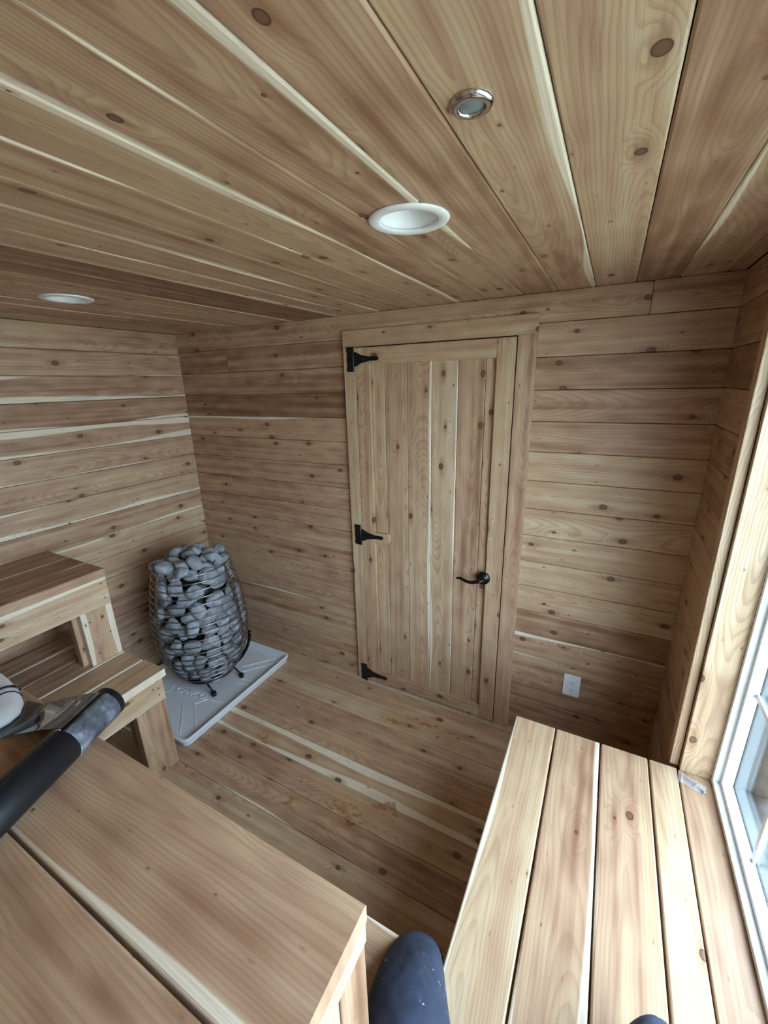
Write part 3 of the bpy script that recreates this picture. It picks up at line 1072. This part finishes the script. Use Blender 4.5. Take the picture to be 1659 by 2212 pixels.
count = 0
for layer, tight, tries in ((0, .97, 14000), (1, .68, 2600)):
    for _ in range(tries):
        if count > (140 if layer == 0 else 200):
            break
        z = srnd.uniform(.115, .80)
        th = VIEW + math.radians(srnd.uniform(-118, 118))
        big = .037 + .017 * min(1, max(0, (z - .2) / .4)) + srnd.uniform(-.008, .006)
        rad = big
        dep = min(.036, big * .8) + (.030 if layer else 0)
        r = hprof(z) - dep - .005
        p = CENTRE + Vector((math.cos(th) * r, math.sin(th) * r, z))
        slope = (hprof(min(.81, z + .01)) - hprof(max(.085, z - .01))) / .02
        nrm = Vector((math.cos(th), math.sin(th), -slope))
        if try_stone(p, rad, nrm, tight):
            el = srnd.uniform(.98, 1.22)
            put_stone(p, (rad * el, rad * srnd.uniform(.88, 1.05), min(.036, rad * .8)), nrm, srnd.gauss(0, .55), side_label(th, z), 'stones inside the heater cage')
            count += 1
# heap on top
top = [(0, 0, .900)]
n_top = 0
for _ in range(4000):
    if n_top > 40:
        break
    rr_ = .185 * math.sqrt(srnd.random())
    th = srnd.uniform(0, 2 * math.pi)
    z = .862 - .058 * (rr_ / .185) ** 2 + srnd.uniform(-.035, .022)
    p = CENTRE + Vector((rr_ * math.cos(th), rr_ * math.sin(th), z))
    rad = srnd.uniform(.042, .055)
    if try_stone(p, rad, None, .64):
        put_stone(p, (rad * srnd.uniform(1, 1.2), rad * .92, rad * .72), Vector((srnd.gauss(0, .45), srnd.gauss(0, .45), 1)), srnd.uniform(0, 6.3), top_label(rr_, th), 'stones heaped on the heater')
        n_top += 1

# ================================================================== ROLLED BOOKLET AND PACKET ON THE FOREGROUND BENCH
def marbled():
    B = NB('marbled_print')
    tc = B.n('ShaderNodeTexCoord')
    a = B.noise(tc.outputs['Object'], 26, 5, .65)
    c = B.ramp(a, [(0.3, lin(52, 54, 60)), (.5, lin(98, 102, 112)), (.68, lin(156, 162, 176))])
    B.put(B.bsdf.inputs['Base Color'], c)
    B.bsdf.inputs['Roughness'].default_value = .38
    return B.mat


M['marble'] = marbled()
M['blackpaper'] = plain('black_paper', lin(17, 20, 25), .5, 0, .5, .12, 300)
M['glossbrown'] = plain('glossy_dark_print', lin(38, 34, 32), .06, 0, .9, .05)
M['edge'] = plain('paper_edge', lin(205, 205, 205), .7)
M['packet'] = plain('white_packet', lin(232, 236, 240), .3)
M['ink'] = plain('white_print', lin(200, 200, 200), .5)
M['stripe'] = plain('black_stripe', lin(16, 18, 26), .4)
M['stripeblue'] = plain('navy_stripe', lin(34, 44, 84), .4)

A0 = Vector((1.462, -1.480, 1.0415))
A1 = Vector((1.552, -1.722, 1.0415))
AD = (A1 - A0).normalized()
LF = Vector((-AD.y * -1, AD.x * -1, 0)).normalized()
if LF.x > 0:
    LF = -LF
UPV = Vector((0, 0, 1))
roll = tag(empty('rolled_booklet', (1.52, -1.62, 1.0)), 'rolled-up glossy black and grey booklet lying across the foreground bench', 'booklet')


def curl(name, s0, s1, r, a0, a1, mat, th=.0007, n=28):
    v, f = [], []
    for k in range(n + 1):
        a = a0 + (a1 - a0) * k / n
        d = LF * math.cos(a) + UPV * math.sin(a)
        for s in (s0, s1):
            for rr_ in (r, r - th):
                v.append(A0 + AD * s + d * rr_)
    for k in range(n):
        b0, b1 = k * 4, k * 4 + 4
        f += [(b0, b1, b1 + 2, b0 + 2), (b0 + 1, b0 + 3, b1 + 3, b1 + 1), (b0, b0 + 1, b1 + 1, b1), (b0 + 2, b1 + 2, b1 + 3, b0 + 3)]
    f += [(0, 2, 3, 1), (n * 4, n * 4 + 1, n * 4 + 3, n * 4 + 2)]
    me = mesh_from('curl', v, f)
    bm = bmesh.new(); bm.from_mesh(me); bmesh.ops.recalc_face_normals(bm, faces=bm.faces); bm.to_mesh(me); bm.free()
    return new(name, me, M[mat], roll, None, True)


curl('printed_page', 0.0, .46, .0395, math.radians(80), math.radians(-262), 'marble')
curl('inner_page', -.016, .45, .0385, math.radians(-60), math.radians(250), 'blackpaper')
curl('black_cover', .118, .46, .0408, math.radians(96), math.radians(-272), 'blackpaper', .001)
curl('cover_edge', .1165, .1178, .0411, math.radians(92), math.radians(-180), 'edge', .0014)
# glossy leaf that has sprung open towards the left
v, f = [], []
NS, NT = 8, 16
DL = Vector((-.975, -.22, 0))
for i in range(NS + 1):
    s = .002 + .112 * i / NS
    for k in range(NT + 1):
        t = k / NT
        dist = .27 * t
        base = A0 + AD * s
        z = 1.0812 - .0790 * min(1, t / .80) ** 1.2
        ext = dist * (1 - .10 * math.sin(math.pi * i / NS))
        p = base + DL * ext
        v.append((p.x, p.y, z + .0012 * i / NS))
n0 = len(v)
v += [(x, y, z - .0006) for x, y, z in v]
w_ = NT + 1
for i in range(NS):
    for k in range(NT):
        q = (i * w_ + k, (i + 1) * w_ + k, (i + 1) * w_ + k + 1, i * w_ + k + 1)
        f.append(q)
        f.append(tuple(n0 + j for j in reversed(q)))
me = mesh_from('leaf', v, f)
bm = bmesh.new(); bm.from_mesh(me); bmesh.ops.recalc_face_normals(bm, faces=bm.faces); bm.to_mesh(me); bm.free()
leaf = new('open_page', me, M['glossbrown'], roll, None, True)


def on_leaf(s, t):
    dist = .27 * t
    base = A0 + AD * s
    z = 1.0812 - .0790 * min(1, t / .80) ** 1.2
    p = base + DL * dist * (1 - .10 * math.sin(math.pi * (s - .002) / .112))
    return Vector((p.x, p.y, z + .0025))


for t, s0, s1 in ((.27, .022, .078), (.31, .020, .086), (.35, .022, .082), (.15, .03, .045)):
    new('text_line', tube_mesh([on_leaf(s0 + (s1 - s0) * k / 6, t) for k in range(7)], 1, 6, False, (.0005, .0014)), M['ink'], leaf)

pkt = tag(empty('white_packet', (1.08, -1.6, 1.0)), 'white plastic packet with wavy black stripes behind the rolled booklet', 'packet')
out = [(1.262, -1.600), (1.250, -1.575), (1.215, -1.553), (1.15, -1.536), (1.08, -1.528), (1.0, -1.524), (.90, -1.530), (.87, -1.56), (.86, -1.64), (.88, -1.72), (.95, -1.75),
       (1.08, -1.745), (1.18, -1.73), (1.245, -1.70), (1.262, -1.65)]
cx_, cy_ = 1.07, -1.635
loops = []
for sc_, z in ((.96, 1.0012), (1.0, 1.008), (.985, 1.016), (.93, 1.024), (.8, 1.0295), (.5, 1.033)):
    loops.append([(cx_ + (x - cx_) * sc_, cy_ + (y - cy_) * sc_, z) for x, y in reversed(out)])
me = loop_mesh(loops)
bm = bmesh.new(); bm.from_mesh(me); bmesh.ops.recalc_face_normals(bm, faces=bm.faces); bm.to_mesh(me); bm.free()
new('pouch', me, M['packet'], pkt, None, True)


def pk_z(x, y):
    """height of the packet's top at x,y"""
    d = Vector((x - cx_, y - cy_))
    best = 9.0
    for i in range(len(out)):
        a, b2 = Vector(out[i]) - Vector((cx_, cy_)), Vector(out[(i + 1) % len(out)]) - Vector((cx_, cy_))
        e2 = b2 - a
        den = d.x * e2.y - d.y * e2.x
        if abs(den) < 1e-9:
            continue
        t = (a.x * e2.y - a.y * e2.x) / den
        q = (a.x * d.y - a.y * d.x) / den
        if t > 0 and 0 <= q <= 1:
            best = min(best, t)
    sc_ = 1 / best
    tab = [(.0, 1.033), (.5, 1.033), (.8, 1.0295), (.93, 1.024), (.985, 1.016), (1.0, 1.008), (1.2, 1.001)]
    for (s0, z0), (s1, z1) in zip(tab, tab[1:]):
        if sc_ <= s1:
            return z0 + (z1 - z0) * (sc_ - s0) / (s1 - s0)
    return 1.001


for pts_, w_, mt in (([(1.150, -1.5365), (1.140, -1.545), (1.137, -1.556), (1.135, -1.575), (1.120, -1.61), (1.10, -1.64), (1.09, -1.69), (1.075, -1.735)], .0055, 'stripe'),
                     ([(1.177, -1.541), (1.163, -1.553), (1.158, -1.566), (1.158, -1.585), (1.142, -1.615), (1.122, -1.645), (1.110, -1.69), (1.095, -1.73)], .003, 'stripeblue')):
    fine = []
    for (x0, y0), (x1, y1) in zip(pts_, pts_[1:]):
        fine += [(x0 + (x1 - x0) * k / 4, y0 + (y1 - y0) * k / 4) for k in range(4)]
    new('stripe', tube_mesh([(x, y, pk_z(x, y) + .0004) for x, y in fine], 1, 8, False, (.0012, w_)), M[mt], pkt, None, True)

# ================================================================== BAG OF SCREWS ON THE WINDOW STOOL
bag = tag(empty('zip_bag', (2.838, -.555, .54)), 'small clear zip bag of screws on the window sill corner', 'bag')
c0, c1, c2, c3 = Vector((2.803, -.5215, 0)), Vector((2.874, -.552, 0)), Vector((2.861, -.590, 0)), Vector((2.797, -.564, 0))
NBG = 12
v, f = [], []
for side in (1, 0):
    for i in range(NBG + 1):
        for j in range(NBG + 1):
            a, bb = i / NBG, j / NBG
            p = c0.lerp(c1, a).lerp(c3.lerp(c2, a), bb)
            puff = math.sin(math.pi * a) ** .7 * math.sin(math.pi * bb) ** .7
            wr = .0012 * noise.noise(Vector((a * 7, bb * 7, 3.1)))
            z = .5412 + (.0085 * puff + wr * (puff + .3) + .0012 if side else 0.0)
            v.append((p.x, p.y, z))
w_ = NBG + 1
n0 = w_ * w_
for i in range(NBG):
    for j in range(NBG):
        q = (i * w_ + j, (i + 1) * w_ + j, (i + 1) * w_ + j + 1, i * w_ + j + 1)
        f.append(q)
        f.append(tuple(n0 + k for k in reversed(q)))
me = mesh_from('bag', v, f)
new('pouch', me, M['bag'], bag, None, True)
zp = tube_mesh([c0.lerp(c1, .16) + Vector((0, 0, .5445)), c3.lerp(c2, .13) + Vector((0, 0, .5445))], .0011, 8)
new('zip_strip', zp, M['vinyl'], bag, None, True)
SCR = [((2.818, -.541), (2.848, -.558)), ((2.816, -.545), (2.846, -.564)), ((2.843, -.557), (2.866, -.583)), ((2.847, -.561), (2.862, -.585)), ((2.851, -.552), (2.836, -.571))]
words_ = ['leftmost', 'second', 'third', 'fourth', 'last']
for k, (a, bb) in enumerate(SCR):
    a, bb = Vector((*a, .5445 + .0004 * k)), Vector((*bb, .5445 + .0004 * k))
    s = tag(empty('wood_screw', a), 'small silver screw inside the clear zip bag', 'screw', 'screws in the clear bag')
    d = (bb - a)
    pts = [bb, bb - d * .08, bb - d * .09, a + d * .15, a]
    new('shank', tube_mesh(pts, [.0038, .0034, .0018, .0016, .0004], 8), M['chrome'], s, None, True)

# ================================================================== PERSON SEATED BESIDE THE CAMERA
def trousers():
    B = NB('navy_work_trousers')
    tc = B.n('ShaderNodeTexCoord')
    o_ = tc.outputs['Object']
    base = B.mix(B.noise(o_, 9, 3), lin(30, 36, 52), lin(54, 64, 88))
    sp = B.noise(o_, 70, 3, .6)
    area = B.noise(o_, 11, 1)
    mk = B.m('MULTIPLY', B.step(sp, .635, .675), B.step(area, .48, .58))
    base = B.mix(B.m('MULTIPLY', mk, .8), base, lin(196, 202, 208))
    B.put(B.bsdf.inputs['Base Color'], base)
    B.bsdf.inputs['Roughness'].default_value = .8
    B.bump(B.noise(o_, 12, 2), .8, .02)
    return B.mat


M['trousers'] = trousers()
M['jacket'] = plain('grey_shirt', lin(70, 74, 80), .85)
M['skin'] = plain('skin', lin(196, 150, 126), .55)
M['hair'] = plain('brown_hair', lin(60, 44, 34), .7)
M['shoe'] = plain('dark_shoe', lin(28, 26, 25), .6)
V = []
E_ = []


def j(p, r, prev=None, mat=0):
    V.append((Vector(p), r, mat))
    if prev is not None:
        E_.append((prev, len(V) - 1))
    return len(V) - 1


pel = j((2.50, -1.87, .655), .115)
lh = j((2.40, -1.83, .645), .098, pel)
l1 = j((2.335, -1.66, .640), .105, lh)
l2 = j((2.287, -1.525, .612), .101, l1)
l3 = j((2.247, -1.430, .570), .089, l2)
l4 = j((2.228, -1.355, .530), .072, l3)
l5 = j((2.218, -1.29, .42), .062, l4)
l6 = j((2.215, -1.270, .25), .055, l5)
l7 = j((2.212, -1.262, .10), .048, l6)
l8 = j((2.205, -1.21, .052), .044, l7)
l9 = j((2.185, -1.09, .040), .036, l8)
rh = j((2.59, -1.84, .645), .098, pel)
r1_ = j((2.635, -1.66, .638), .090, rh)
r2_ = j((2.675, -1.43, .630), .094, r1_)
r3_ = j((2.692, -1.288, .628), .093, r2_)
r4_ = j((2.640, -1.370, .608), .066, r3_)
r5_ = j((2.56, -1.53, .598), .056, r4_)
r6_ = j((2.475, -1.66, .592), .046, r5_)
r7_ = j((2.43, -1.76, .588), .04, r6_)
t1 = j((2.50, -1.90, .82), .125, pel)
t2 = j((2.50, -1.915, .98), .130, t1)
t3 = j((2.50, -1.92, 1.10), .115, t2)
nk = j((2.50, -1.915, 1.20), .055, t3)
hd1 = j((2.50, -1.90, 1.29), .078, nk)
hd2 = j((2.50, -1.905, 1.375), .075, hd1)
for sgn, hx in ((-1, 2.415), (1, 2.545)):
    s1 = j((2.50 + sgn * .17, -1.925, 1.10), .058, t3)
    s2 = j((2.50 + sgn * .245, -1.90, 1.25), .046, s1)
    s3 = j((2.50 + sgn * .25, -1.905, 1.37), .042, s2)
    s4 = j((2.50 + sgn * .17, -1.955, 1.50), .036, s3)
    s5 = j((hx, -1.975, 1.60), .027, s4)
    s6 = j((hx - sgn * .012, -1.98, 1.65), .030, s5)
    for q, (fx, ln) in enumerate(((-.024, .052), (-.008, .06), (.008, .056), (.024, .045))):
        k1 = j((hx - sgn * .012 + fx, -1.975, 1.68), .0095, s6)
        j((hx - sgn * .012 + fx, -1.95, 1.68 + ln * .8), .008, k1)
    k1 = j((hx - sgn * .045, -1.96, 1.645), .0105, s6)
    j((hx - sgn * .055, -1.945, 1.675), .009, k1)

me = bpy.data.meshes.new('body')
me.from_pydata([tuple(p) for p, r, m_ in V], E_, [])
person = bpy.data.objects.new('person', me)
COL.objects.link(person)
md = person.modifiers.new('skin', 'SKIN')
md.use_smooth_shade = True
for i, sv in enumerate(me.skin_vertices[0].data):
    sv.radius = (V[i][1], V[i][1])
    sv.use_root = (i == pel)
person.modifiers.new('sub', 'SUBSURF').levels = 3
person.modifiers['sub'].render_levels = 3
bpy.context.view_layer.update()
me2 = bpy.data.meshes.new_from_object(person.evaluated_get(bpy.context.evaluated_depsgraph_get()))
person.modifiers.clear()
person.data = me2
bpy.data.meshes.remove(me)
me2.materials.clear()
for nm in ('trousers', 'jacket', 'skin', 'hair', 'shoe'):
    me2.materials.append(M[nm])
for p in me2.polygons:
    p.use_smooth = True
    c = p.center
    mi = 0
    if c.z > .80:
        mi = 1
    if c.z > 1.17 and abs(c.x - 2.5) < .12 and c.z < 1.47:
        mi = 3 if (c.z > 1.36 or c.y < -1.955) else 2
    if c.z > 1.57:
        mi = 2
    if c.z < .095 and c.y > -1.30 and c.x < 2.28:
        mi = 4
    p.material_index = mi
tag(person, 'person in paint-spotted dark navy work trousers, knee raised in the foreground', 'person')

# ================================================================== OUTSIDE
def paving():
    B = NB('pale_paving')
    tc = B.n('ShaderNodeTexCoord')
    br = B.n('ShaderNodeTexBrick')
    B.put(br.inputs['Vector'], tc.outputs['Object'])
    br.inputs['Scale'].default_value = 1.4
    br.inputs['Mortar Size'].default_value = .012
    br.inputs['Color1'].default_value = lin(206, 203, 186)
    br.inputs['Color2'].default_value = lin(194, 192, 178)
    br.inputs['Mortar'].default_value = lin(96, 94, 88)
    nz = B.noise(tc.outputs['Object'], 3, 4)
    c = B.mix(B.m('MULTIPLY', nz, .5), br.outputs['Color'], lin(190, 186, 170))
    B.put(B.bsdf.inputs['Base Color'], c)
    B.bsdf.inputs['Roughness'].default_value = .9
    return B.mat


M['paving'] = paving()
M['deck'] = plain('weathered_deck', lin(50, 47, 38), .8, 0, .3, .2, 6)
ground = struct(new('ground', box_mesh((-14, -16, -.45), (18, 14, -.35)), M['paving']), 'pale paved ground outside the window', 'ground')
deck = struct(empty('deck', (3.7, -1, -.35)), 'dull brown timber deck outside the window', 'deck')
for k in range(11):
    x0 = 2.97 + .142 * k
    board('deck_board', deck, (x0, -5.0, -.345), (x0 + .137, 3.0, -.32), 'y', 'z', 'deck', .5, 0, 0, c=.004)
sky_slab = struct(new('sky_blocker', box_mesh((2.96, -4.0, 2.26), (3.16, 1.5, 2.36)), M['backing']), 'added slab out of view above the window, blocking overhead sky', 'light blocker')  # unseen slab added to cut overhead sky light on the window bench
